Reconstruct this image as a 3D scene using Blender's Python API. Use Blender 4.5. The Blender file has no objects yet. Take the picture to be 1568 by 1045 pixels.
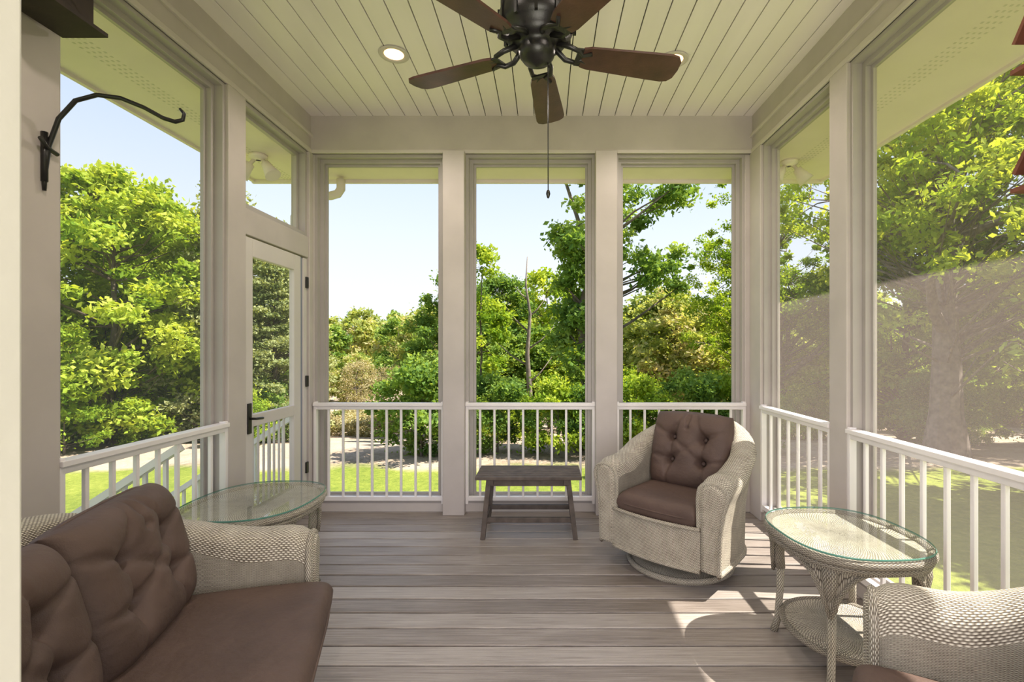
import bpy, math, random
import numpy as np
from mathutils import Vector, Matrix
random.seed(3)
S=bpy.context.scene
RX=1.70; LX=-1.94; BY=4.06; CH=3.28; HB=2.97; WT=0.14; NY=0.42   # room constants

# ------------------------------------------------------------------ materials
def newmat(name):
    m=bpy.data.materials.new(name); m.use_nodes=True
    nt=m.node_tree; 
    return m,nt,nt.nodes,nt.links,nt.nodes['Principled BSDF']
def N(nt,t,**k):
    n=nt.nodes.new(t)
    for a,b in k.items(): setattr(n,a,b)
    return n
def math_(nt,op,a,b=None,c=None):
    n=N(nt,'ShaderNodeMath',operation=op)
    for i,x in enumerate((a,b,c)):
        if x is None: continue
        if isinstance(x,(int,float)): n.inputs[i].default_value=x
        else: nt.links.new(x,n.inputs[i])
    return n.outputs[0]
def ramp(nt,fac,stops):
    r=N(nt,'ShaderNodeValToRGB')
    while len(r.color_ramp.elements)<len(stops): r.color_ramp.elements.new(0.5)
    for e,(p,c) in zip(r.color_ramp.elements,stops):
        e.position=p; e.color=(*c,1)
    nt.links.new(fac,r.inputs[0]); return r.outputs[0]
def noisetex(nt,vec,scale,detail=4,rough=0.55):
    n=N(nt,'ShaderNodeTexNoise'); n.inputs['Scale'].default_value=scale
    n.inputs['Detail'].default_value=detail; n.inputs['Roughness'].default_value=rough
    if vec is not None: nt.links.new(vec,n.inputs['Vector'])
    return n.outputs['Fac']
def mapping(nt,vec,scale=(1,1,1)):
    m=N(nt,'ShaderNodeMapping'); m.inputs['Scale'].default_value=scale
    nt.links.new(vec,m.inputs['Vector']); return m.outputs[0]
def bump(nt,h,strength,dist,bs):
    b=N(nt,'ShaderNodeBump'); b.inputs['Strength'].default_value=strength; b.inputs['Distance'].default_value=dist
    nt.links.new(h,b.inputs['Height']); nt.links.new(b.outputs[0],bs.inputs['Normal'])

def paint(name,col,rough=0.5,var=0.08,scale=6,metal=0,bs=0.15):
    m,nt,ns,lk,p=newmat(name)
    tc=N(nt,'ShaderNodeTexCoord').outputs['Object']
    f=noisetex(nt,tc,scale,5)
    c0=tuple(x*(1-var) for x in col); c1=tuple(min(1,x*(1+var)) for x in col)
    lk.new(ramp(nt,f,[(0.3,c0),(0.7,c1)]),p.inputs['Base Color'])
    p.inputs['Roughness'].default_value=rough; p.inputs['Metallic'].default_value=metal
    if bs: bump(nt,noisetex(nt,tc,scale*12,3),bs,0.003,p)
    return m
M_paint=paint('painted_post_wood',(0.53,0.48,0.46),0.55,0.07,3)
M_trim=paint('painted_trim',(0.62,0.565,0.54),0.5,0.05,4)
M_jamb=paint('painted_jamb',(0.56,0.53,0.47),0.5,0.04,4)
M_frame=paint('screen_frame_metal',(0.43,0.395,0.38),0.45,0.05,4)
M_white=paint('white_rail_paint',(0.85,0.81,0.81),0.35,0.04,5,bs=0.05)
M_soffit=paint('soffit_vinyl',(0.84,0.74,0.75),0.5,0.03,5)
M_black=paint('black_iron',(0.012,0.011,0.011),0.35,0.2,20)
M_dark=paint('dark_gap',(0.02,0.018,0.016),0.9,0.2,5)
M_blade=paint('walnut_fan_blade',(0.070,0.030,0.022),0.32,0.35,9)
M_bird=paint('weathered_birdhouse_wood',(0.025,0.015,0.011),0.7,0.3,12)
M_birdred=paint('red_birdhouse_wood',(0.16,0.05,0.03),0.7,0.3,12)
M_bark=paint('tree_bark',(0.135,0.105,0.082),0.9,0.4,5,bs=0.9)
M_oakbark=paint('oak_bark',(0.19,0.155,0.13),0.9,0.45,7,bs=1.0)
M_doorpaint=paint('door_paint',(0.66,0.61,0.59),0.4,0.04,4)
M_gasket=paint('door_sweep_blue_grey',(0.22,0.25,0.33),0.5,0.05,4)
M_bench=paint('weathered_bench_wood',(0.10,0.078,0.066),0.65,0.35,15,bs=0.4)

def mk_ceiling():
    m,nt,ns,lk,p=newmat('ceiling_board_paint')
    tc=N(nt,'ShaderNodeTexCoord').outputs['Object']
    f=noisetex(nt,mapping(nt,tc,(1,0.15,1)),5,3)
    lk.new(ramp(nt,f,[(0.3,(0.87,0.80,0.81)),(0.7,(0.93,0.86,0.87))]),p.inputs['Base Color'])
    p.inputs['Roughness'].default_value=0.28
    return m
M_ceil=mk_ceiling()
def mk_floor():
    m,nt,ns,lk,p=newmat('deck_boards')
    tc=N(nt,'ShaderNodeTexCoord').outputs['Object']
    sx=N(nt,'ShaderNodeSeparateXYZ'); lk.new(tc,sx.inputs[0])
    row=math_(nt,'FLOOR',math_(nt,'DIVIDE',sx.outputs[1],0.14))
    wn=N(nt,'ShaderNodeTexWhiteNoise',noise_dimensions='1D'); lk.new(row,wn.inputs['W'])
    # offset the grain per board so it does not run across the gaps
    off=N(nt,'ShaderNodeCombineXYZ'); lk.new(math_(nt,'MULTIPLY',wn.outputs['Value'],37.0),off.inputs[0])
    va=N(nt,'ShaderNodeVectorMath',operation='ADD'); lk.new(tc,va.inputs[0]); lk.new(off.outputs[0],va.inputs[1])
    v=va.outputs[0]
    g=noisetex(nt,mapping(nt,v,(0.9,38,1)),3,8,0.72)
    g2=noisetex(nt,mapping(nt,v,(.8,3,1)),2,3,0.6)
    f=math_(nt,'ADD',math_(nt,'MULTIPLY',g,0.62),math_(nt,'ADD',math_(nt,'MULTIPLY',wn.outputs['Value'],0.18),math_(nt,'MULTIPLY',g2,0.22)))
    lk.new(ramp(nt,f,[(0.36,(0.17,0.14,0.12)),(0.50,(0.295,0.252,0.225)),(0.64,(0.46,0.41,0.375))]),p.inputs['Base Color'])
    p.inputs['Roughness'].default_value=0.36
    bump(nt,g,0.5,0.004,p)
    return m
M_floor=mk_floor()
def mk_wicker(name,lo,mid,hi,a=0.0085,b=0.0045):
    m,nt,ns,lk,p=newmat(name)
    uv=N(nt,'ShaderNodeTexCoord').outputs['UV']
    s=N(nt,'ShaderNodeSeparateXYZ'); lk.new(uv,s.inputs[0])
    v=math_(nt,'DIVIDE',s.outputs[1],b); row=math_(nt,'FLOOR',v); fr=math_(nt,'FRACT',v)
    prof=math_(nt,'SINE',math_(nt,'MULTIPLY',fr,math.pi))
    ph=math_(nt,'ADD',math_(nt,'DIVIDE',s.outputs[0],a),row)
    wv=math_(nt,'ADD',math_(nt,'MULTIPLY',math_(nt,'SINE',math_(nt,'MULTIPLY',ph,math.pi)),0.5),0.5)
    h=math_(nt,'MULTIPLY',math_(nt,'POWER',prof,0.6),math_(nt,'ADD',math_(nt,'MULTIPLY',wv,0.75),0.25))
    big=noisetex(nt,N(nt,'ShaderNodeTexCoord').outputs['Object'],14,3)
    f=math_(nt,'ADD',h,math_(nt,'MULTIPLY',math_(nt,'SUBTRACT',big,0.5),0.35))
    lk.new(ramp(nt,f,[(0.10,lo),(0.42,mid),(0.8,hi)]),p.inputs['Base Color'])
    p.inputs['Roughness'].default_value=0.55
    bump(nt,h,1.0,0.004,p)
    return m
M_wick=mk_wicker('cream_wicker',(0.09,0.062,0.042),(0.50,0.44,0.35),(0.90,0.83,0.70))
M_wickd=mk_wicker('aged_wicker',(0.07,0.052,0.04),(0.33,0.285,0.23),(0.58,0.52,0.43))
def mk_cushion():
    m,nt,ns,lk,p=newmat('brown_cushion_fabric')
    tc=N(nt,'ShaderNodeTexCoord').outputs['Object']
    f=noisetex(nt,tc,4,4)
    lk.new(ramp(nt,f,[(0.3,(0.082,0.050,0.040)),(0.7,(0.118,0.073,0.058))]),p.inputs['Base Color'])
    p.inputs['Roughness'].default_value=0.66
    h=math_(nt,'ADD',noisetex(nt,tc,9,4),math_(nt,'MULTIPLY',noisetex(nt,tc,400,2),0.06))
    bump(nt,h,0.6,0.02,p)
    return m
M_cush=mk_cushion()
def mk_glass(name,tint):
    m,nt,ns,lk,p=newmat(name); ns.remove(p)
    t=N(nt,'ShaderNodeBsdfTransparent'); t.inputs[0].default_value=(*tint,1)
    g=N(nt,'ShaderNodeBsdfGlossy'); g.inputs['Roughness'].default_value=0.015
    lw=N(nt,'ShaderNodeLayerWeight'); lw.inputs[0].default_value=0.5
    f=math_(nt,'ADD',math_(nt,'MULTIPLY',math_(nt,'POWER',lw.outputs['Facing'],4.2),0.85),0.05)
    mx=N(nt,'ShaderNodeMixShader'); lk.new(f,mx.inputs[0])
    lk.new(t.outputs[0],mx.inputs[1]); lk.new(g.outputs[0],mx.inputs[2])
    lk.new(mx.outputs[0],ns['Material Output'].inputs[0]); return m
M_glass=mk_glass('tempered_table_glass',(0.95,0.98,0.96))
M_glassedge=paint('glass_green_edge',(0.12,0.30,0.24),0.1,0.05,5,bs=0)
def mk_screen(name,fac,col):
    m,nt,ns,lk,p=newmat(name); ns.remove(p)
    t=N(nt,'ShaderNodeBsdfTransparent'); t.inputs[0].default_value=(0.99,0.99,0.99,1)
    d=N(nt,'ShaderNodeBsdfTranslucent'); d.inputs[0].default_value=(*col,1)
    d2=N(nt,'ShaderNodeBsdfDiffuse'); d2.inputs[0].default_value=(*col,1)
    m1=N(nt,'ShaderNodeMixShader'); m1.inputs[0].default_value=0.25
    lk.new(d.outputs[0],m1.inputs[1]); lk.new(d2.outputs[0],m1.inputs[2])
    mx=N(nt,'ShaderNodeMixShader'); mx.inputs[0].default_value=fac
    lk.new(t.outputs[0],mx.inputs[1]); lk.new(m1.outputs[0],mx.inputs[2])
    lk.new(mx.outputs[0],ns['Material Output'].inputs[0]); return m
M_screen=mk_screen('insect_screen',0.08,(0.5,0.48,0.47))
M_screen2=mk_screen('sun_haze_insect_screen',0.14,(0.86,0.70,0.67))  # right bays: sunlit haze put into a paler, pinker, denser screen colour
def mk_emit(name,col,st):
    m,nt,ns,lk,p=newmat(name)
    p.inputs['Base Color'].default_value=(*col,1)
    p.inputs['Emission Color'].default_value=(*col,1); p.inputs['Emission Strength'].default_value=st
    return m
M_bulb=mk_emit('recessed_bulb',(1.0,0.72,0.42),2.2)
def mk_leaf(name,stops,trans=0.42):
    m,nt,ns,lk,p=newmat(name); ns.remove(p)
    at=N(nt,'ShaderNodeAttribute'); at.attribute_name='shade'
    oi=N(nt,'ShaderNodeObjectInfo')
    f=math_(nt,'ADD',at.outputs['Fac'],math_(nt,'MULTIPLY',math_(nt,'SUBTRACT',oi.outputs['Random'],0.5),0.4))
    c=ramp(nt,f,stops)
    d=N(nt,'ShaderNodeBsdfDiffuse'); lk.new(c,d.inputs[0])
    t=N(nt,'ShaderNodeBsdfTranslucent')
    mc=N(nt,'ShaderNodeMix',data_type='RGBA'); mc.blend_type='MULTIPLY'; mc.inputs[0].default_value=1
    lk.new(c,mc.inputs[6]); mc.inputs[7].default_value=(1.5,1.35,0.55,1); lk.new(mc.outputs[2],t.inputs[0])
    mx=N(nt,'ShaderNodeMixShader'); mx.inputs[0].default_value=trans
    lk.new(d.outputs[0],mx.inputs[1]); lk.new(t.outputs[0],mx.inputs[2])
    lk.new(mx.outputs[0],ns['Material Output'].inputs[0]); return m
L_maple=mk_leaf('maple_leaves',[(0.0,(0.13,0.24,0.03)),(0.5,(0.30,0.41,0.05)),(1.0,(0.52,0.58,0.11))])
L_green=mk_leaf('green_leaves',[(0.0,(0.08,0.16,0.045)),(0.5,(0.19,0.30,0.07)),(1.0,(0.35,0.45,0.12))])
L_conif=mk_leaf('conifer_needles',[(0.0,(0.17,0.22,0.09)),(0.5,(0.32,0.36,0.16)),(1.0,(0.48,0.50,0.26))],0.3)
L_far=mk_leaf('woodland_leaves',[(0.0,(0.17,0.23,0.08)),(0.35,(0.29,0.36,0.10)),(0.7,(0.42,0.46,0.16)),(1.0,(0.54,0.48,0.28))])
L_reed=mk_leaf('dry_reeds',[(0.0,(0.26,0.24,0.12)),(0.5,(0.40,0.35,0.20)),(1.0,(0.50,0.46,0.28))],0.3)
def mk_ground():
    m,nt,ns,lk,p=newmat('lawn_and_meadow')
    tc=N(nt,'ShaderNodeTexCoord').outputs['Object']
    s=N(nt,'ShaderNodeSeparateXYZ'); lk.new(tc,s.inputs[0])
    n1=noisetex(nt,tc,0.5,5); n2=noisetex(nt,tc,9,6,0.7)
    g=ramp(nt,math_(nt,'ADD',math_(nt,'MULTIPLY',n1,0.5),math_(nt,'MULTIPLY',n2,0.5)),[(0.35,(0.12,0.17,0.03)),(0.55,(0.24,0.28,0.05)),(0.7,(0.37,0.39,0.09))])
    b=ramp(nt,math_(nt,'ADD',math_(nt,'MULTIPLY',n1,0.5),math_(nt,'MULTIPLY',n2,0.5)),[(0.3,(0.20,0.15,0.10)),(0.52,(0.46,0.36,0.28)),(0.75,(0.56,0.47,0.36))])
    e=math_(nt,'ADD',s.outputs[1],math_(nt,'MULTIPLY',n1,2.0))
    f=N(nt,'ShaderNodeMapRange'); f.inputs['From Min'].default_value=11.2; f.inputs['From Max'].default_value=11.7; lk.new(e,f.inputs['Value'])
    mx=N(nt,'ShaderNodeMix',data_type='RGBA'); lk.new(f.outputs[0],mx.inputs[0]); lk.new(g,mx.inputs[6]); lk.new(b,mx.inputs[7])
    lk.new(mx.outputs[2],p.inputs['Base Color']); p.inputs['Roughness'].default_value=0.95
    p.inputs['Specular IOR Level'].default_value=0.1
    bump(nt,n2,0.8,0.06,p)
    return m
M_ground=mk_ground()

# ------------------------------------------------------------------ mesh builder
class MB:
    def __init__(s): s.v=[];s.f=[];s.m=[];s.uv=[];s.sm=[]
    def face(s,idx,mat=0,uv=None,smooth=False):
        s.f.append(tuple(idx)); s.m.append(mat); s.uv.append(uv); s.sm.append(smooth)
    def box(s,x0,x1,y0,y1,z0,z1,mat=0,M=None):
        b=len(s.v)
        P=[(x0,y0,z0),(x1,y0,z0),(x1,y1,z0),(x0,y1,z0),(x0,y0,z1),(x1,y0,z1),(x1,y1,z1),(x0,y1,z1)]
        if M is not None: P=[tuple(M@Vector(p)) for p in P]
        s.v+=P
        dx,dy,dz=x1-x0,y1-y0,z1-z0
        for q,(a,c) in zip([(0,3,2,1),(4,5,6,7),(0,1,5,4),(1,2,6,5),(2,3,7,6),(3,0,4,7)],[(dx,dy),(dx,dy),(dx,dz),(dy,dz),(dx,dz),(dy,dz)]):
            s.face([b+i for i in q],mat,[(0,0),(a,0),(a,c),(0,c)])
    def beam(s,p,q,w,d,mat=0,up=(0,0,1)):
        p=Vector(p);q=Vector(q);z=(q-p);L=z.length;z.normalize()
        x=Vector(up).cross(z)
        if x.length<1e-4: x=Vector((1,0,0))
        x.normalize();y=z.cross(x)
        M=Matrix(((x.x,y.x,z.x,p.x),(x.y,y.y,z.y,p.y),(x.z,y.z,z.z,p.z),(0,0,0,1)))
        s.box(-w/2,w/2,-d/2,d/2,0,L,mat,M)
    def grid(s,rows,mat=0,closed=False,smooth=True,flip=False):
        R=len(rows);C=len(rows[0]);b=len(s.v)
        for r in rows: s.v+=[tuple(p) for p in r]
        mr=rows[R//2]; mcol=[r[C//2] for r in rows]
        def cum(l):
            o=[0]
            for i in range(1,len(l)): o.append(o[-1]+(Vector(l[i])-Vector(l[i-1])).length)
            return o
        CU=cum(list(mr)+([mr[0]] if closed else [])); RV=cum(mcol)
        if RV[-1]<1e-6: RV=cum([r[0] for r in rows])
        for i in range(R-1):
            for j in range(C if closed else C-1):
                k=(j+1)%C
                q=[b+i*C+j,b+i*C+k,b+(i+1)*C+k,b+(i+1)*C+j]
                u=[(RV[i],CU[j]),(RV[i],CU[j+1]),(RV[i+1],CU[j+1]),(RV[i+1],CU[j])]
                if flip: q.reverse();u.reverse()
                s.face(q,mat,u,smooth)
        return b
    def tube(s,pts,rad,n=8,mat=0,closed=False,caps=True,sy=1.0):
        pts=[Vector(p) for p in pts];K=len(pts)
        if not hasattr(rad,'__len__'): rad=[rad]*K
        rows=[];pn=None
        for i,p in enumerate(pts):
            if closed: t=pts[(i+1)%K]-pts[i-1]
            else: t=pts[min(i+1,K-1)]-pts[max(i-1,0)]
            t.normalize()
            if pn is None:
                a=Vector((0,0,1)) if abs(t.z)<0.9 else Vector((1,0,0))
                pn=(a-t*a.dot(t)).normalized()
            else:
                pn=(pn-t*pn.dot(t))
                pn.normalize()
            bn=t.cross(pn)
            rows.append([p+(pn*math.cos(2*math.pi*j/n)+bn*math.sin(2*math.pi*j/n)*sy)*rad[i] for j in range(n)])
        if closed: rows.append(rows[0])
        b=s.grid(rows,mat,closed=True)
        if caps and not closed:
            s.face([b+j for j in range(n)][::-1],mat,[(0,0)]*n); s.face([b+(K-1)*n+j for j in range(n)],mat,[(0,0)]*n)
    def lathe(s,prof,n=32,mat=0,c=(0,0,0)):
        rows=[[(c[0]+r*math.cos(2*math.pi*j/n),c[1]+r*math.sin(2*math.pi*j/n),c[2]+z) for j in range(n)] for r,z in prof]
        s.grid(rows,mat,closed=True)
    def build(s,name,mats,loc=(0,0,0),rz=0,bevel=0,parent=None,sub=0,segs=2):
        me=bpy.data.meshes.new(name); me.from_pydata([tuple(p) for p in s.v],[],s.f)
        for m in mats: me.materials.append(m)
        me.polygons.foreach_set('material_index',s.m); me.polygons.foreach_set('use_smooth',s.sm)
        ul=me.uv_layers.new(name='UVMap'); k=0
        for f,u in zip(s.f,s.uv):
            for i in range(len(f)):
                ul.data[k].uv=u[i] if u else (0,0); k+=1
        me.update()
        o=bpy.data.objects.new(name,me); S.collection.objects.link(o)
        o.location=loc;o.rotation_euler=(0,0,rz)
        if bevel:
            bm=o.modifiers.new('b','BEVEL');bm.width=bevel;bm.segments=segs;bm.limit_method='ANGLE';bm.angle_limit=math.radians(50)
        if sub:
            sm=o.modifiers.new('s','SUBSURF');sm.levels=sub;sm.render_levels=sub
        if parent: o.parent=parent
        return o

# ------------------------------------------------------------------ room shell
b=MB()
y=NY-0.6
b.box(LX-0.2,RX+0.2,y-0.1,BY+0.2,-0.16,-0.04,1)
k=math.floor(y/0.14)
while k*0.14<BY+0.12:
    b.box(LX-0.16,RX+0.16,k*0.14+0.005,k*0.14+0.135,-0.032,0,0); k+=1
b.build('floor',[M_floor,M_dark],bevel=0.005)
b=MB()
x=LX-0.02
while x<RX:
    b.box(x+0.003,x+0.130,-0.3,BY+0.02,CH,CH+0.015,0); x+=0.133
b.box(LX-0.1,RX+0.1,-0.3,BY+0.1,CH+0.018,CH+0.05,1)
b.build('ceiling',[M_ceil,M_dark],bevel=0.0025)
# roof + soffits
b=MB()
SZ=2.95
b.box(LX-0.95,RX+0.91,-1.2,BY+0.75,CH+0.06,CH+0.12,0)
for i in range(2):
    x0,x1=((LX-0.80,LX-WT),(RX+WT,RX+0.88))[i]
    b.box(x0,x1,-0.6,BY+0.55,SZ,SZ+0.02,0)
b.box(LX-WT,RX+WT,BY+WT,BY+0.55,SZ,SZ+0.02,0)
# soffit vent slots
for i in range(105):
    yy=0.5+i*0.04
    for (xa,xb) in ((LX-0.52,LX-0.40),(RX+0.42,RX+0.52)):
        for q in range(4): b.box(xa+q*0.03,xa+q*0.03+0.012,yy,yy+0.014,SZ-0.0012,SZ+0.001,1)
# fascia and gutter
b.box(LX-0.83,LX-0.80,-0.6,BY+0.58,SZ-0.02,CH+0.06,0)
b.box(RX+0.88,RX+0.91,-0.6,BY+0.58,SZ-0.02,CH+0.06,0)
b.box(LX-0.83,RX+0.91,BY+0.55,BY+0.58,SZ-0.03,CH+0.06,0)
b.build('roof_soffit',[M_soffit,M_trim])

def wallframe(b,axis,a0,a1,z0,z1,pos,t=0.03,d=0.03,mat=0):
    def bx(u0,u1,w0,w1):
        if axis=='x': b.box(u0,u1,pos-d/2,pos+d/2,w0,w1,mat)
        else: b.box(pos-d/2,pos+d/2,u0,u1,w0,w1,mat)
    bx(a0,a0+t,z0,z1);bx(a1-t,a1,z0,z1);bx(a0+t,a1-t,z1-t,z1);bx(a0+t,a1-t,z0,z0+t)

backposts=[(-0.84,-0.664),(0.405,0.58)]
# back wall
b=MB()
b.box(LX-WT,RX+WT,BY-0.02,BY+WT,HB,CH+0.05,0)
b.box(LX-WT,RX+WT,BY-0.032,BY,HB-0.0,HB+0.03,1)
for a,c in backposts: b.box(a,c,BY-0.08,BY+WT,0,HB+0.005,0)
b.box(LX-WT,LX+0.02,BY,BY+WT,0,HB,0)
b.box(RX-0.05,RX+WT,BY,BY+WT,0,HB,0)
b.box(LX,RX,BY+0.01,BY+0.12,0.0,0.075,1)
b.build('wall_back',[M_paint,M_trim],bevel=0.005)
# left wall
b=MB()
b.box(LX-WT,LX,-0.3,BY,HB,CH+0.05,0)
b.box(LX-0.02,LX+0.012,NY,BY,HB,HB+0.035,1)
b.box(LX-0.02,LX+0.02,NY,BY,HB+0.13,HB+0.155,1)
for a,c in [(1.775,1.945),(2.975,3.15),(3.995,BY)]: b.box(LX-WT,LX+0.012,a,c,0,HB,0)
b.box(LX-0.12,LX+0.004,3.15,3.995,2.10,2.27,0)
b.box(LX-0.12,LX-0.01,NY,1.775,0,0.075,1); b.box(LX-0.12,LX-0.01,1.945,2.975,0,0.075,1)
b.build('wall_left',[M_paint,M_trim],bevel=0.005)
b=MB()
b.box(RX,RX+WT,-0.3,BY,HB,CH+0.05,0)
b.box(RX-0.012,RX+0.02,NY,BY,HB,HB+0.035,1)
b.box(RX-0.02,RX+0.02,NY,BY,HB+0.13,HB+0.155,1)
for a,c in [(0.85,1.03),(2.75,2.92),(3.86,BY)]: b.box(RX-0.012,RX+WT,a,c,0,HB,0)
b.box(RX+0.01,RX+0.12,NY,2.75,0,0.075,1); b.box(RX+0.01,RX+0.12,2.92,3.86,0,0.075,1)
b.build('wall_right',[M_paint,M_trim],bevel=0.005)
# house wall with the doorway the camera stands in
b=MB()
b.box(LX-WT,-0.470,NY-0.12,NY,0,CH,0)
b.box(1.15,RX+WT,NY-0.12,NY,0,CH,0)
b.box(-0.470,1.15,NY-0.12,NY,2.35,CH,0)
b.box(-0.471,-0.461,NY-0.14,NY+0.012,0,2.35,1); b.box(1.14,1.15,NY-0.14,NY+0.012,0,2.35,1)
b.build('wall_front',[M_trim,M_jamb],bevel=0.003)

# windows: frames + screens
wins=[('x',-1.92,-0.84,BY),('x',-0.664,0.405,BY),('x',0.58,1.65,BY),
      ('y',1.945,2.975,LX),('y',NY,1.775,LX),('y',2.92,3.86,RX),('y',1.03,2.75,RX)]
n=0
for ax,a0,a1,pos in wins:
    n+=1;b=MB()
    sg=1 if (ax=='x' or pos>0) else -1
    wallframe(b,ax,a0,a1,0.075,HB,pos+sg*0.035,0.022,0.05)
    wallframe(b,ax,a0+0.022,a1-0.022,0.097,HB-0.022,pos+sg*0.075,0.030,0.03)
    wallframe(b,ax,a0+0.05,a1-0.05,0.12,HB-0.05,pos+sg*0.10,0.022,0.02)
    P=pos+sg*0.10;u0,u1,w0,w1=a0+0.072,a1-0.072,0.142,HB-0.072
    k=len(b.v)
    if ax=='x': b.v+=[(u0,P,w0),(u1,P,w0),(u1,P,w1),(u0,P,w1)]
    else: b.v+=[(P,u0,w0),(P,u1,w0),(P,u1,w1),(P,u0,w1)]
    if ax=='y': b.face([k,k+1,k+2,k+3],1)
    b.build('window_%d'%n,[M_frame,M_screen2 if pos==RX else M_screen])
# transom
b=MB(); wallframe(b,'y',3.15,3.995,2.27,HB,LX-0.035,0.03,0.05); wallframe(b,'y',3.18,3.965,2.30,HB-0.03,LX-0.08,0.03,0.03)
b.build('window_8',[M_frame])

# railings
def railing(name,axis,a0,a1,pos,sp=0.118,step=0):
    b=MB()
    def bx(u0,u1,p0,p1,w0,w1):
        if axis=='x': b.box(u0,u1,p0,p1,w0,w1,0)
        else: b.box(p0,p1,u0,u1,w0,w1,0)
    bx(a0,a1,pos-0.032,pos+0.032,0.885,0.91); bx(a0,a1,pos-0.018,pos+0.018,0.855,0.885)
    bx(a0,a1,pos-0.018,pos+0.018,0.10,0.135)
    n=max(1,round((a1-a0)/sp)); 
    for i in range(1,n):
        u=a0+(a1-a0)*i/n; bx(u-0.0095,u+0.0095,pos-0.0095,pos+0.0095,0.13,0.86)
    for u in (a0+0.012,a1-0.012): bx(u-0.012,u+0.012,pos-0.02,pos+0.02,0.075,0.92)
    return b.build(name,[M_white],bevel=0.003)
railing('railing','x',LX+0.02,-0.84,BY-0.0); railing('railing','x',-0.664,0.405,BY); railing('railing','x',0.58,RX-0.05,BY)
railing('railing','y',1.945,2.975,LX-0.01,0.13); railing('railing','y',NY,1.775,LX-0.01,0.13)
railing('railing','y',2.92,3.86,RX+0.01,0.13); railing('railing','y',1.03,2.75,RX+0.01,0.13)

# screen door (left wall)
b=MB()
D0,D1=3.165,3.985;X0,X1=LX-0.045,LX-0.005
b.box(X0,X1,D0,D0+0.085,0.02,2.09,0);b.box(X0,X1,D1-0.20,D1-0.10,0.02,2.09,0)
b.box(X0-0.02,X1-0.012,D1-0.10,D1-0.055,0.02,2.09,2);b.box(X0,X1,D1-0.055,D1,0.02,2.09,0)
b.box(X0,X1,D0+0.085,D1-0.2,1.97,2.09,0);b.box(X0,X1,D0+0.085,D1-0.2,0.84,0.92,0);b.box(X0,X1,D0+0.085,D1-0.2,0.02,0.20,0)
k=len(b.v);xx=(X0+X1)/2
b.v+=[(xx,D0+.08,0.2),(xx,D1-.2,0.2),(xx,D1-.2,1.98),(xx,D0+.08,1.98)];b.face([k,k+1,k+2,k+3],3)
for i in range(1,8):
    u=D0+0.085+i*0.066; b.box(X0-0.01,X0+0.005,u-0.006,u+0.006,0.2,0.84,0)
b.box(X1,X1+0.01,D0+0.02,D0+0.06,0.80,1.0,1);b.tube([(X1+0.01,D0+.04,.90),(X1+.05,D0+.04,.90),(X1+.055,D0+.11,.895)],0.009,8,1)
for z in (0.35,1.05,1.85): b.box(X1,X1+0.014,D1-0.03,D1+0.004,z,z+0.09,1)
b.build('door_1',[M_doorpaint,M_black,M_gasket,M_screen],bevel=0.003)

# outside stairs and stair rail on the left
b=MB()
for i in range(6): b.box(LX-.18-0.30*(i+1),LX-.18-0.30*i,2.9,4.1,-0.10-0.19*(i+1),-0.05-0.19*(i+1),1)
for yy in (2.86,4.14):
    b.beam((LX-0.2,yy,0.78),(LX-2.1,yy,-0.45),0.06,0.04)
    b.beam((LX-0.2,yy,0.02),(LX-2.1,yy,-1.18),0.04,0.03)
    for i in range(15):
        xx=.28+i*.12;dz=-(xx-.2)*1.2/1.9; b.box(LX-xx-.01,LX-xx+.01,yy-.01,yy+.01,.02+dz,.76+dz,0)
    b.box(LX-2.15,LX-2.05,yy-.05,yy+.05,-1.3,-.38,0)
b.build('outdoor_stairs',[M_white,M_floor])
# downspout
b=MB(); b.tube([(-1.90,4.54,SZ-.02),(-1.90,4.54,SZ-.11),(-1.93,4.54,SZ-.155),(-2.0,4.54,SZ-.175),(-2.12,4.54,SZ-.175),(-2.17,4.50,SZ-.22),(-2.18,4.35,SZ-.34),(-2.18,4.26,SZ-.44),(-2.18,4.26,-1.2)],0.040,10)
b.build('downspout',[M_soffit])
# flood lights
def flood(x,y,s):
    b=MB(); b.lathe([(0,0),(0.07,0),(0.07,-0.03),(0.02,-0.045)],16,0,(0,0,0))
    for d in (-1,1):
        dirv=Vector((0.60*d,-0.15,-0.85)).normalized(); p=Vector((0.03*d,0,-0.03))
        b.tube([p,p+dirv*.05,p+dirv*.055,p+dirv*.10,p+dirv*.185],[.015,.015,.035,.042,.064],14,0)
    b.build('flood_light',[M_soffit],loc=(x,y,SZ))
flood(LX-.42,4.02,-1); flood(RX+.36,4.15,1)

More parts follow.
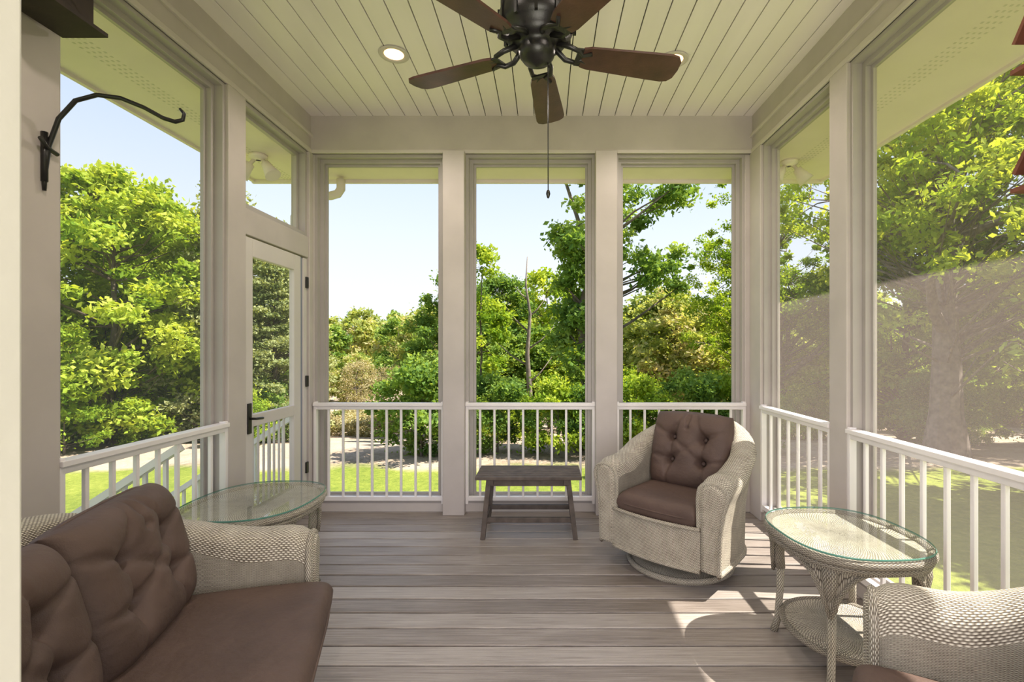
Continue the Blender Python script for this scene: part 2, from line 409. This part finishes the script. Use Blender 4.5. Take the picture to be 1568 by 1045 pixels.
# ------------------------------------------------------------------ ceiling fan
FX,FY=-0.037,2.0; ZB=1.36+1.212
b=MB()
b.lathe([(0.0,CH-ZB),(0.075,CH-ZB),(0.075,CH-ZB-.03),(0.045,CH-ZB-.08),(0.014,CH-ZB-.09),(0.014,.27)],28,0)
b.lathe([(0.014,.27),(.05,.25),(.085,.235),(.10,.20),(.145,.175),(.155,.14),(.155,.10),(.145,.075),(.115,.055),(.12,.04),(.085,.03),(.07,0.015),(.075,0),(.07,-.02),(.055,-.04),(.03,-.052),(0.012,-.06),(0,-.062)],36,0)
for a in range(12):
    t=a*math.pi/6; b.box(-.006,.006,.146,.16,.07,.17,0,Matrix.Rotation(t,4,'Z'))
for kk in range(5):
    th=math.radians(6+72*kk); R=Matrix.Rotation(-th,4,'Z')   # +Y local = outwards
    tilt=Matrix.Rotation(math.radians(-11),4,'Y')
    for sx in (-1,1):
        b.tube([R@Vector(p) for p in [(0.02*sx,.08,.035),(.045*sx,.13,.01),(.04*sx,.17,.0),(.015*sx,.19,.0),(.035*sx,.225,-.002)]],[.012,.011,.010,.010,.008],8,0)
    b.box(-.045,.045,.165,.25,-.003,.004,0,R@tilt)
    prof=[(.19,.048),(.22,.057),(.35,.064),(.5,.072),(.57,.074),(.60,.067),(.617,.045),(.622,.0)]
    L=[(-w,yy) for yy,w in prof]+[(w,yy) for yy,w in prof[::-1][1:]]
    base=len(b.v); n_=len(L)
    for z in (.006,-.004):
        for (px,py) in L: b.v.append(tuple(R@(tilt@Vector((px,py,z)))))
    b.face([base+i for i in range(n_)][::-1],1);b.face([base+n_+i for i in range(n_)],1)
    for i in range(n_):
        j=(i+1)%n_; b.face([base+i,base+j,base+n_+j,base+n_+i],1)
b.tube([(0.045,0,-.02),(0.046,0,-.57)],.0022,6,0);b.lathe([(0,0),(.007,-.008),(.009,-.02),(.005,-.035),(0,-.04)],10,0,(.046,0,-.56))
b.build('ceiling_fan',[M_black,M_blade],loc=(FX,FY,ZB))

# recessed lights
def can(x,y,vis=True):
    b=MB(); b.lathe([(.066,0.035),(.066,-.002),(.092,-.006),(.098,-.001)],32,0); 
    rows=[[(r*math.cos(2*math.pi*j/24),r*math.sin(2*math.pi*j/24),-.0005) for j in range(24)] for r in (.001,.062)]
    b.grid(rows,1,closed=True); b.build('recessed_light',[M_trim,M_bulb],loc=(x,y,CH-.003))
    l=bpy.data.lights.new('can_lamp','SPOT');l.energy=42;l.color=(1,.86,.76);l.spot_size=2.7;l.spot_blend=.6;l.shadow_soft_size=.06
    o=bpy.data.objects.new('recessed_lamp_bulb',l);S.collection.objects.link(o);o.location=(x,y,CH-.03)
for p in [(-.99,3.19),(.845,3.25),(-.99,1.1),(.87,1.1)]: can(*p)

# ------------------------------------------------------------------ wicker seating
def upath(hw,yf,yb,rc):
    P=[]
    n1=10
    for i in range(n1): t=i/n1; P.append((Vector((-hw,yf+(yb-rc-yf)*t,0)),Vector((-1,0,0))))
    for i in range(11):
        a=math.pi-(math.pi/2)*i/10; d=Vector((math.cos(a),math.sin(a),0)); P.append((Vector((-hw+rc,yb-rc,0))+d*rc,d))
    nm=max(3,int((2*hw-2*rc)/.06)) if hw-rc>.03 else 1
    for i in range(1,nm): P.append((Vector((-hw+rc+(2*hw-2*rc)*i/nm,yb,0)),Vector((0,1,0))))
    for i in range(11):
        a=math.pi/2-(math.pi/2)*i/10; d=Vector((math.cos(a),math.sin(a),0)); P.append((Vector((hw-rc,yb-rc,0))+d*rc,d))
    for i in range(1,n1+1): t=i/n1; P.append((Vector((hw,yb-rc-(yb-rc-yf)*t,0)),Vector((1,0,0))))
    return P
def pillow(b,w,h,t,M,mat,buttons=(),segs=34,p=5.0,creases=()):
    for side in (1,-1):
        rows=[]
        for i in range(segs+1):
            r=[]
            for j in range(segs+1):
                u=-1+2*j/segs;v=-1+2*i/segs
                u=math.sin(u*math.pi/2);v=math.sin(v*math.pi/2)
                e=max(0,(1-abs(u)**p))*max(0,(1-abs(v)**p)); e=e**0.42
                k=1-.045*(abs(u*v))**2
                x=u*w/2*k;z=v*h/2*k
                y=t/2*e
                d=0
                if side>0:
                    for (bx,bz) in buttons:
                        rr=((x-bx)**2+(z-bz)**2); d+=.052*math.exp(-rr/(.026**2))+.030*math.exp(-rr/(.065**2))
                    for (ax,az,cx,cz,dp,sg) in creases:
                        L2=(cx-ax)**2+(cz-az)**2; q=max(0,min(1,((x-ax)*(cx-ax)+(z-az)*(cz-az))/L2))
                        wob=.006*math.sin(q*9+ax*40+cz*25)
                        dd=(math.hypot(x-ax-q*(cx-ax),z-az-q*(cz-az))+wob)**2; d+=dp*(1-.55*q)*math.exp(-dd/(sg*sg))
                    y=max(y-d*min(1,e*1.4),-.01) if d else y
                r.append(M@Vector((x,-side*y,z)))
            rows.append(r)
        b.grid(rows,mat,flip=(side<0))
    for (bx,bz) in buttons:
        c=Vector((bx,-(t/2-.080),bz)); rows=[]
        for a in range(5):
            ph=a/4*math.pi/2
            rows.append([M@(c+Vector((.014*math.cos(ph)*math.cos(q*math.pi/6),-.008*math.sin(ph)-.002,.014*math.cos(ph)*math.sin(q*math.pi/6)))) for q in range(12)])
        b.grid(rows,mat,closed=True)
    pts=[]
    for q in range(64):
        a=2*math.pi*q/64; cx=math.copysign(abs(math.cos(a))**.28,math.cos(a));cz=math.copysign(abs(math.sin(a))**.28,math.sin(a))
        k=1-.045*(abs(cx*cz))**2; pts.append(M@Vector((cx*w/2*k,0,cz*h/2*k)))
    b.tube(pts,.006,6,mat,closed=True)
def wicker_seat(name,hw,loc,rz,yf=-.31,yb=.33,rc=.28,arm=.66,back=.90,ncush=1,base=True,z0=.13,cush_top=.47,bh=.50,arch=0,cf=0,tuft=True):
    b=MB(); P=upath(hw,yf,yb,rc); rows=[]
    for (c,nrm) in P:
        t=(c.y-yf)/(yb-yf)
        H=arm+(back-arm)*(max(0,t-.25)/.75)**1.6
        H-=.035*max(0,1-t/.12)**2
        H+=arch*max(0,1-(c.x/(hw*.9))**2)*max(0,(t-.6)/.4)
        w=.064-.03*max(0,min(1,(t-.35)/.6)); fl=.035+.03*t
        sec=[(-w,z0),(-w,.30),(-w-.004,H-w*1.6)]
        for q in range(9):
            a=math.pi-math.pi*q/8
            sec.append((fl*.5+(w+fl*.5)*math.cos(a),H-w+w*math.sin(a)))
        sec+=[(w+fl*.75,H-w*1.7),(w+fl*.3,H-.25*(H-z0)-.03),(w*.9,(H+z0)*.45),(w*.8,z0+.02),(w*.8,z0)]
        rake=.10*max(0,t-.5)
        rows.append([Vector((c.x,c.y,0))+nrm*s_+Vector((0,rake*max(0,(z-.4)),z)) for s_,z in sec])
    b.grid(rows,0)
    for R_,rev in ((rows[0],False),(rows[-1],True)):
        cx=sum((p.x for p in R_))/len(R_)
        ring=[p+Vector((0,-.0,0)) for p in R_]
        inner=[Vector((cx+(p.x-cx)*.55,p.y-.022,(p.z-.4)*.93+.4)) for p in R_]
        b.grid([ring,inner],0,closed=True,flip=not rev)
        kk=len(b.v); b.v+=[tuple(p) for p in inner]
        b.face([kk+i for i in range(len(inner))],0,[(p.x,p.z) for p in inner])
        b.tube(ring,.013,6,0)
    b.tube([r[-1]+Vector((0,0,.0)) for r in rows],.014,6,0)
    fx=hw-.05
    ap=[[Vector((-fx+2*fx*i/16,yf-.012-.035*math.sin(math.pi*i/16),z)) for i in range(17)] for z in (z0+.0,z0+.08,z0+.17,z0+.23)]
    b.grid([list(c) for c in zip(*ap)],0)
    b.tube([p for p in ap[0]],.014,6,0);b.tube([p for p in ap[-1]],.012,6,0)
    b.box(-hw+.03,hw-.03,yf,yb-.03,z0+.13,z0+.22,2)
    if base:
        b.lathe([(0,.12),(.05,.12),(.05,.05),(.16,.045),(.24,.035),(.30,.03),(.32,.015),(.315,0)],40,0)
        b.lathe([(.0,z0+.01),(.24,z0+.01),(.24,z0+.03)],24,2)
        b.tube([(.315*math.cos(a*math.pi/24),.315*math.sin(a*math.pi/24),.022) for a in range(48)],.018,8,0,closed=True)
    else:
        for sx in (-1,1):
            for yy in (yf+.03,yb-.07): b.tube([(sx*(hw-.01),yy,z0+.04),(sx*(hw+.0),yy,0)],[.028,.018],10,0)
    cw=(2*(hw-.068))/1
    M=Matrix.Translation((0,-.045-cf/2,cush_top-.062))@Matrix.Rotation(-math.pi/2,4,'X')
    pillow(b,cw,.60+cf,.135,M,1,p=14,segs=40)
    bw=cw/ncush
    for i in range(ncush):
        cx=-cw/2+bw*(i+.5)
        h=bh; wv=bw+.005
        M=Matrix.Translation((cx,.165,cush_top+h*.5-.035))@Matrix.Rotation(math.radians(-14),4,'X')
        bx=wv*.2;bz=h*.15
        B=[(-bx,bz),(bx,bz),(-bx,-bz),(bx,-bz)]
        cr=[(-bx,bz,-bx*.3,h/2,.022,.012),(bx,bz,bx*.3,h/2,.022,.012),(-bx,bz,-wv/2,h*.3,.018,.013),(bx,bz,wv/2,h*.3,.018,.013),
            (-bx,-bz,-bx*1.2,-h/2,.018,.013),(bx,-bz,bx*1.2,-h/2,.018,.013),(-bx,-bz,-wv/2,-h*.1,.016,.012),(bx,-bz,wv/2,-h*.1,.016,.012),
            (-bx,bz,bx,-bz,.016,.014),(-bx,-bz,bx,bz,.016,.014),(-bx,bz,-bx,-bz,.018,.012),(bx,bz,bx,-bz,.018,.012),(0,h*.28,0,h/2,.03,.011)]
        pillow(b,wv,h,.22,M,1,buttons=B,segs=80,p=4.5,creases=cr)
    return b.build(name,[M_wick,M_cush,M_dark],loc=loc,rz=rz)
wicker_seat('swivel_wicker_armchair',.335,(.85,3.12,0),math.radians(-42))
wicker_seat('wicker_armchair',.335,(1.075,1.02,0),math.radians(-120.5),cf=.03)
wicker_seat('wicker_loveseat',.64,(-1.075,1.29,0),math.radians(106),rc=.24,arm=.64,back=.77,ncush=2,base=False,bh=.455,arch=.12,cf=.075)

# ------------------------------------------------------------------ wicker side tables
def sup(a,ex,rx,ry):
    c,s_=math.cos(a),math.sin(a); return (math.copysign(abs(c)**(2/ex),c)*rx,math.copysign(abs(s_)**(2/ex),s_)*ry)
def side_table(loc,rz,rx,ry,h,ex=2.6,mat=M_wick):
    b=MB(); n=56
    A=[2*math.pi*i/n for i in range(n)]
    ring=lambda k,z,dr=0:[(sup(a,ex,rx*k+dr,ry*k+dr)[0],sup(a,ex,rx*k+dr,ry*k+dr)[1],z) for a in A]
    b.grid([ring(.001,h-.012),ring(.2,h-.012),ring(.4,h-.012),ring(.6,h-.012),ring(.8,h-.012),ring(.97,h-.012)],3,closed=True,flip=True)
    b.grid([ring(.96,h-.06),ring(.97,h-.03),ring(1,h-.03,-.0)],0,closed=True)
    b.tube(ring(1,h-.016,-.012),.019,10,0,closed=True)
    b.tube(ring(1,h-.042,-.018),.014,8,0,closed=True)
    b.grid([ring(.001,h+.012),ring(.5,h+.012),ring(1,h+.012,-.004)],1,closed=True,flip=True)
    b.grid([ring(1,h+.012,-.004),ring(1,h+.006,0),ring(1,h+.004,-.004)],2,closed=True)
    legs=[]
    for a in (45,135,225,315):
        x,y=sup(math.radians(a),ex,rx*.86,ry*.86); legs.append((x,y))
        p=Vector((x,y,0))
        b.tube([p*.97+Vector((0,0,h-.03)),p*.99+Vector((0,0,h-.10)),p*.97+Vector((0,0,h-.17)),p*.93+Vector((0,0,h-.24))],[.034,.036,.028,.021],12,0)
        b.tube([p*.93+Vector((0,0,h-.23)),p*.94+Vector((0,0,.2)),p*.98+Vector((0,0,.06)),p*1.04],[.018,.016,.015,.017],10,3)
    for i in range(4):
        a0=math.radians(45+90*i);pts=[]
        for t in range(13):
            f=t/12; x,y=sup(a0+math.radians(90)*f,ex,rx*.9,ry*.9); drop=.20*(abs(2*f-1)**3)
            pts.append(Vector((x,y,h-.055-drop)))
        top=[Vector((pp.x,pp.y,h-.04)) for pp in pts]
        b.grid([list(z) for z in zip(top,pts)],0); b.tube(pts,.010,6,0)
    k=.80
    rr=lambda f,z:[(sup(a,2.2,rx*k*f,ry*k*f)[0],sup(a,2.2,rx*k*f,ry*k*f)[1],z) for a in A]
    b.grid([rr(.001,.13),rr(.3,.13),rr(.6,.13),rr(1,.13)],3,closed=True,flip=True);b.tube(rr(1,.125),.014,8,0,closed=True)
    return b.build('wicker_side_table',[mat,M_glass,M_glassedge,M_wick],loc=loc,rz=rz)
side_table((1.31,2.16,0),math.radians(3),.29,.315,.55,mat=M_wickd)
side_table((-1.545,2.61,0),0,.315,.355,.55)

# ------------------------------------------------------------------ slatted bench
b=MB(); BX0,BX1,BY0,BY1,BH=-.505,.255,3.47,3.84,.445
for i in range(6):
    y0=BY0+i*(BY1-BY0)/6; b.box(BX0,BX1,y0+.004,y0+(BY1-BY0)/6-.006,BH-.022,BH,0)
for xx in (BX0+.09,BX1-.13):
    b.box(xx,xx+.04,BY0+.02,BY1-.02,BH-.062,BH-.022,0)
for sx,xt,xb in ((-1,BX0+.095,BX0+.055),(1,BX1-.095,BX1-.045)):
    b.beam((xt,BY0+.05,BH-.022),(xb,BY0+.02,0),.034,.042,0,up=(0,1,0)); b.beam((xt,BY1-.05,BH-.022),(xb,BY1-.02,0),.034,.042,0,up=(0,1,0))
    xm=xt+(xb-xt)*.68; b.beam((xm,BY0+.03,.13),(xm,BY1-.03,.13),.03,.035)
b.box(BX0+.07,BX1-.07,BY0+.025,BY0+.055,.115,.15,0);b.box(BX0+.07,BX1-.07,BY1-.055,BY1-.025,.115,.15,0)
b.box(BX0+.10,BX1-.10,BY0+.045,BY0+.065,BH-.075,BH-.022,0);b.box(BX0+.10,BX1-.10,BY1-.065,BY1-.045,BH-.075,BH-.022,0)
b.build('slatted_bench',[M_bench],bevel=.003)

# ------------------------------------------------------------------ birdhouses and hook
def birdhouse(loc,rz,m,w=.13,d=.13,h=.17,ov=.05):
    b=MB(); b.box(-w/2,w/2,-d/2,d/2,0,h,0); b.box(-w/2-.03,w/2+.03,-d/2-.03,d/2+.01,-.015,0,0)
    k=len(b.v); z=h+.09
    b.v+=[(-w/2,-d/2,h),(w/2,-d/2,h),(0,-d/2,z-.02),(-w/2,d/2,h),(w/2,d/2,h),(0,d/2,z-.02)]
    b.face([k,k+1,k+2],0);b.face([k+5,k+4,k+3],0)
    for sx in (-1,1): b.beam((0,-ov/2+.01,z),(sx*(w/2+ov),-ov/2+.01,h-.03),d+ov,.014,0,up=(sx*-1,0,0))
    rows=[[(r*math.cos(t*math.pi/8),-d/2-.002,h*.6+r*math.sin(t*math.pi/8)) for t in range(16)] for r in (.001,.022)]
    b.grid(rows,1,closed=True); b.tube([(0,-d/2,h*.3),(0,-d/2-.05,h*.3)],.005,6,1)
    b.box(-.02,.02,d/2,d/2+.012,0,h,0)
    b.build('birdhouse',[m,M_dark],loc=loc,rz=rz)
birdhouse((LX+.115,1.80,2.60),math.radians(90),M_bird,.20,.14,.20)
birdhouse((RX-.062,1.585,2.30),math.radians(-90),M_birdred,.09,.07,.12,.03)
birdhouse((RX-.062,1.585,1.90),math.radians(-90),M_birdred,.09,.07,.08,.03)
b=MB()
hx=LX+.02
ctrl=[(0,1.875,1.965),(0,1.875,2.02),(.006,1.885,2.14),(.035,1.895,2.25),(.09,1.905,2.325),(.16,1.92,2.355),(.24,1.935,2.35),(.32,1.95,2.32),(.385,1.965,2.285),(.425,1.975,2.275),(.452,1.98,2.285),(.458,1.98,2.31),(.44,1.98,2.33)]
b.tube([(hx+p[0],p[1],p[2]) for p in ctrl],[.006]+[.0085]*9+[.008,.007,.005],8)
b.tube([(hx,1.875,2.0),(hx,1.875,2.19)],.011,8); b.tube([(hx+.02,1.84,2.155),(hx+.01,1.875,2.13),(hx+.005,1.92,2.12)],.008,8)
o=b.build('plant_hanger_hook',[M_black])

# ------------------------------------------------------------------ outdoors
GZ=-1.2
def gh(x,y):
    d=max(0,y-13); return GZ-3.6*(1-math.exp(-d/20))+ max(0,(y-90))*.02
b=MB(); 
xs=[-400,-250,-150,-90,-60,-40,-30,-22,-16,-12,-8,-4,0,4,8,12,16,22,30,40,60,90,150,250,400]
ys=[-60,-30,-10,0,4,8,11,14,16,19,23,28,34,42,55,80,120,180,260,400]
b.grid([[(x,y,gh(x,y)) for x in xs] for y in ys],0,flip=True)
b.build('lawn_ground',[M_ground])

def leafmesh(rng,cent,rad,nper,size,flat=.65,upb=.8):
    K=len(cent);n=K*nper
    c=np.repeat(np.array(cent),nper,0);r=np.repeat(np.array(rad),nper)[:,None]
    d=rng.normal(size=(n,3));d/=np.linalg.norm(d,axis=1,keepdims=True)
    d*=rng.random((n,1))**.45*(1+.25*rng.normal(size=(n,1))); d[:,2]*=flat
    p=c+d*r
    nn=rng.normal(size=(n,3));nn[:,2]+=upb;nn/=np.linalg.norm(nn,axis=1,keepdims=True)
    a=rng.normal(size=(n,3));a=np.cross(nn,a);a/=np.linalg.norm(a,axis=1,keepdims=True);bb=np.cross(nn,a)
    s=size*(.6+.8*rng.random((n,1)))
    V=np.stack([p-a*s,p+bb*s*.55-nn*s*.1,p+a*s,p-bb*s*.55-nn*s*.1],1).reshape(-1,3)
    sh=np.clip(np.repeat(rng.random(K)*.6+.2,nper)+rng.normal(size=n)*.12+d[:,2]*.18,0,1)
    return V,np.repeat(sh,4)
def tree(name,seed,H,R,cb,ncl,nper,ls,cr,tr,leafm,shape='round',cents=None,trunk=None,flat=.65,extra=None,upb=.8,bark=None):
    rng=np.random.default_rng(seed); cs=[]
    if cents is None:
        while len(cs)<ncl:
            u=rng.random();z=cb+(H-cb)*u
            if shape=='round': rr=R*math.sqrt(max(0,1-(2*u-.85)**2/1.35))
            elif shape=='cone': rr=R*(1-u)**.8+.1
            else: rr=R*(1-.3*u)
            q=math.sqrt(rng.random())*.75+.25; a=rng.random()*2*math.pi
            cs.append((rr*q*math.cos(a),rr*q*math.sin(a),z))
    else: cs=cents
    rad=[cr*(.5+1.0*rng.random()) for _ in cs]
    V,sh=leafmesh(rng,cs,rad,nper,ls,flat,upb)
    b=MB()
    if tr>0:
        tp=trunk or [(rng.normal()*.02*H*t,rng.normal()*.02*H*t,H*.88*t) for t in (0,.15,.3,.5,.7,1)]
        K=len(tp); b.tube(tp,[tr*(1.25 if i==0 else (1-.8*i/(K-1))) for i in range(K)],10,1)
        tp=[Vector(p) for p in tp]
        for c in cs:
            if rng.random()>.6: continue
            c=Vector(c); zz=max(.3,c.z-.55*math.hypot(c.x,c.y)-.2)
            base=min(tp,key=lambda p:abs(p.z-zz)); i0=tp.index(base)
            if i0+1<K and tp[i0+1].z!=base.z:
                f=max(0,min(1,(zz-base.z)/(tp[i0+1].z-base.z)));base=base.lerp(tp[i0+1],f)
            m=base.lerp(c,.5)+Vector((rng.normal()*.15,rng.normal()*.15,rng.normal()*.15-.1))
            r0=tr*(.22 if extra is None else .08)*(.6+.8*rng.random())
            b.tube([base,m,c],[r0,r0*.6,r0*.2],5,1,caps=False)
    if extra: extra(b,rng)
    nv=len(b.v); Vt=np.array([tuple(p) for p in b.v],dtype=float).reshape(-1,3)
    nl=len(V)//4
    allv=np.concatenate([V,Vt]) if nv else V
    me=bpy.data.meshes.new(name)
    faces=np.arange(nl*4).reshape(-1,4).tolist()+[tuple(i+nl*4 for i in f) for f in b.f]
    me.from_pydata(allv.tolist(),[],faces)
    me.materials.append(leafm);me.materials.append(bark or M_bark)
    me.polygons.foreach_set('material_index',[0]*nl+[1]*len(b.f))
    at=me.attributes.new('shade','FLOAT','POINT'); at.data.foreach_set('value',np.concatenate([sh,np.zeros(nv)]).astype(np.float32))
    me.update(); return me
def put(name,me,x,y,s=1,rz=None,parent=None,z=None,sz=None):
    o=bpy.data.objects.new(name,me);S.collection.objects.link(o)
    o.location=(x,y,(gh(x,y) if z is None else z)-.05);o.scale=(s,s,s if sz is None else sz)
    o.rotation_euler=(0,0,random.random()*6.28 if rz is None else rz)
    if parent: o.parent=parent
    return o
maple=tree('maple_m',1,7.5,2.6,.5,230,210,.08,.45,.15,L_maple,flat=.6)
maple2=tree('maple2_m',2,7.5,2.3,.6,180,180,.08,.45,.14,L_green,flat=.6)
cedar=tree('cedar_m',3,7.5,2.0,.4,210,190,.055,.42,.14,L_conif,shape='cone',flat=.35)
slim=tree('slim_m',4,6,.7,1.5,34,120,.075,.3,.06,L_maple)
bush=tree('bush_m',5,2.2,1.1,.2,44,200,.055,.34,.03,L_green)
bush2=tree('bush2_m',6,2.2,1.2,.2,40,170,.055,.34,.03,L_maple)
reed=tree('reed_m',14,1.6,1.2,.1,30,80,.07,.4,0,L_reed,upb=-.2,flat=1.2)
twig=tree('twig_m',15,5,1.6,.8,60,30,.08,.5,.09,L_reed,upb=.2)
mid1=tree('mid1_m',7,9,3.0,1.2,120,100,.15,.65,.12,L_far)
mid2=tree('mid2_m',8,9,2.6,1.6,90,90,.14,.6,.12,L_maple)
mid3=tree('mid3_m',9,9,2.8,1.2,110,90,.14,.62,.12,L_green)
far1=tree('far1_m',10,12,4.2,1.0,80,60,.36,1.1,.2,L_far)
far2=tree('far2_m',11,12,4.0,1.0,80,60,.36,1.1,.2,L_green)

put('maple_tree',maple,-12.4,14,1.03,.3); put('maple_tree',maple,-16.0,15.5,1.05,2.0); put('maple_tree',maple,-14.5,19,1.15,4.0)
put('cedar_tree',cedar,-10.2,15.6,1.08,1); put('cedar_tree',cedar,-10.3,19,1.1,2);put('cedar_tree',cedar,-8.6,15.5,.82,3)
put('elm_tree',maple2,-3.7,20,.88,1); put('elm_tree',maple2,-2.2,24,1.0,1.7)
put('birch_tree',slim,-2.15,16,1.1,1)
put('dogwood_tree',mid2,.2,26,.92,1)
# oak
rng=np.random.default_rng(21)
limbs=[];oc=[]
for i in range(17):
    a=i*2.4+.3; z0=2.6+i*.36; L=3.2+1.8*rng.random(); el=.35+.04*i
    pts=[Vector((0,0,z0))]
    dirv=Vector((math.cos(a)*math.cos(el),math.sin(a)*math.cos(el),math.sin(el)))
    for k in range(5):
        dirv=(dirv+Vector((rng.normal()*.28,rng.normal()*.28,rng.normal()*.22+.05))).normalized(); pts.append(pts[-1]+dirv*L/5)
        if k>0:
            for q in range(5 if k<3 else 7): oc.append(tuple(pts[-1]+Vector((rng.normal()*.8,rng.normal()*.8,rng.normal()*.55+.1))))
    limbs.append(pts)
def oakx(b,rng):
    for i,l in enumerate(limbs):
        r=.16-.006*i; b.tube(l,[r,r*.8,r*.6,r*.4,r*.22,r*.08],8,1,caps=False)
        for p in l[1:]:
            q=p+Vector((rng.normal()*.7,rng.normal()*.7,rng.normal()*.4+.2)); b.tube([p,p.lerp(q,.5)+Vector((0,0,.1)),q],[r*.2,r*.14,.01],5,1,caps=False)
oak=tree('oak_m',12,10,4,3,0,120,.07,.38,.40,L_maple,cents=oc,trunk=[(0,0,0),(0,0,1.0),(.03,.0,2.2),(-.05,0,3.6),(.05,0,5.2),(.1,.1,7.5),(.1,.1,9.2)],flat=.7,extra=oakx,bark=M_oakbark)
put('oak_tree',oak,9.8,12,1.0,.5)
put('oak_tree',oak,9.0,19,.80,2.4)
put('oak_tree',oak,15.5,14.5,1.0,4)
# ivy clad tree
ic=[]
for i in range(70): 
    a=rng.random()*6.28; z=.3+5.5*rng.random(); ic.append((-.25+.5*math.cos(a)*(.5+.5*rng.random()),.5*math.sin(a),z))
for i in range(36):
    ic.append((-.5+rng.random()*3.2,rng.normal()*.9,5.2+rng.random()*3.0+.0))
for i in range(12): ic.append((1.3+rng.random()*1.6,rng.normal()*.5,4.3+rng.random()*.9))
ivy=tree('ivy_m',13,8,2,1,0,150,.075,.36,.2,L_green,cents=ic,flat=.7)
put('ivy_covered_tree',ivy,1.05,13,1.0,0)
# dead snag
b=MB(); b.tube([(0,0,0),(.05,0,1.5),(-.05,0,3),(.05,0,4.4),(-.1,0,5.4),(-.05,0,6.4)],[.11,.095,.075,.05,.035,.012],8)
for z,dx,dz in ((2.6,-1.2,.9),(3.2,.9,.8),(3.8,-.9,1.0),(4.3,.6,.7),(2.0,.8,.9),(4.9,-.5,.5)):
    b.tube([(0,0,z),(dx*.5,.1,z+dz*.4),(dx,.2,z+dz)],[.035,.022,.008],6)
b.build('dead_tree_snag',[M_oakbark],loc=(-.6,17,gh(0,17)))
# shrubs
sh=bpy.data.objects.new('shrub_border',None);S.collection.objects.link(sh)
def shp(m,x,y,s,sz=None): put('shrub',m,x,y,s,parent=sh,sz=sz)
shp(bush,-3.0,11.8,1.05);shp(bush,-2.3,12.3,.9);shp(bush,-1.2,12.2,.85);shp(bush2,.3,12.0,.8)
shp(bush2,-11.8,12.0,.8);shp(bush2,-13.8,12.5,.8);shp(bush,1.2,12,.8);shp(bush2,2.3,12.2,.8);shp(bush,3.6,12.2,.9);shp(bush2,4.4,12.6,.85);shp(bush,5.3,12.5,.7)
for i in range(42):
    x=-22+44*random.random();y=13.2+5*random.random()
    if -.50*y<x<-.29*y: continue
    shp(random.choice([bush,bush2,bush2]),x,y,.4+.5*random.random())
for i in range(44):
    y=(20+16*random.random()); x=(-.50+.20*random.random())*y if i<32 else (.55+.5*random.random())*y
    shp(reed,x,y,.5+.4*random.random(),.35+.25*random.random())
# woodland
wd=bpy.data.objects.new('woodland',None);S.collection.objects.link(wd)
for i in range(14):
    y=36+16*random.random(); x=(-.49+.35*random.random())*y; put('tree',twig,x,y,.6+.3*random.random(),parent=wd)
for i in range(125):
    y=22+34*random.random()**1.0;x=(-1.25+2.5*random.random())*y
    top=1.36+(.03+.055*random.random())*y+ (1.0 if x>.2*y else 0)
    if -.50*y<x<-.24*y:
        if y<46: continue
        top=.3+.01*y
    s=(top-gh(x,y))/9; put('tree',random.choice([mid1,mid1,mid2,mid3]),x,y,s*1.15,parent=wd,sz=s)
for i in range(200):
    y=65+95*random.random();x=(-1.4+2.8*random.random())*y
    top=1.36+(.04+.04*random.random())*y
    s=(top-gh(x,y))/12; put('tree',random.choice([far1,far2,far1]),x,y,max(.8,s),parent=wd,sz=s)
put('maple_tree',maple,17,7.5,1.3,1); put('elm_tree',maple2,19,11,1.4,2)
put('maple_tree',maple,9.9,6.4,.95,3.0); put('maple_tree',maple,9.3,2.4,.9,2.0)
put('maple_tree',maple,12.8,17.5,1.2,5);put('elm_tree',maple2,-19,12,1.2,2)

# ------------------------------------------------------------------ light
w=bpy.data.worlds.new('sky');S.world=w;w.use_nodes=True;nt=w.node_tree
bg=nt.nodes['Background']
tc=N(nt,'ShaderNodeTexCoord');s_=N(nt,'ShaderNodeSeparateXYZ');nt.links.new(tc.outputs['Generated'],s_.inputs[0])
c=ramp(nt,s_.outputs[2],[(0.0,(0.92,0.95,1.0)),(0.2,(0.76,0.84,0.96)),(0.5,(0.47,0.62,0.90)),(1.0,(0.46,0.58,0.86))])
nt.links.new(c,bg.inputs[0]);bg.inputs[1].default_value=1.15
a=math.radians(5);el=math.radians(56.3)
d=Vector((math.cos(el)*math.cos(a),-math.cos(el)*math.sin(a),math.sin(el)))
l=bpy.data.lights.new('sun','SUN');l.energy=12.0;l.angle=.01;l.color=(1,.93,.81)
o=bpy.data.objects.new('sun',l);S.collection.objects.link(o);o.rotation_euler=(-d).to_track_quat('-Z','Y').to_euler();o.location=(6,-3,9)
# added fill light behind the camera, brightens the porch through the doorway
l=bpy.data.lights.new('doorway_fill_light','AREA');l.shape='RECTANGLE';l.size=1.5;l.size_y=2.0;l.energy=64;l.color=(1,.91,.87)
o=bpy.data.objects.new('doorway_fill_light',l);S.collection.objects.link(o);o.location=(.34,-.9,1.35);o.rotation_euler=(math.radians(90),0,0)

cam=bpy.data.cameras.new('camera');cam.lens=750/1568*36;cam.sensor_width=36;cam.shift_x=-(836-784)/1568;cam.shift_y=(534-522.5)/1568
cam.clip_start=.03;cam.clip_end=1000
co=bpy.data.objects.new('camera',cam);S.collection.objects.link(co);co.location=(0,0,1.36);co.rotation_euler=(math.pi/2,0,0);S.camera=co
S.view_settings.view_transform='Standard'
S.view_settings.exposure=0.08
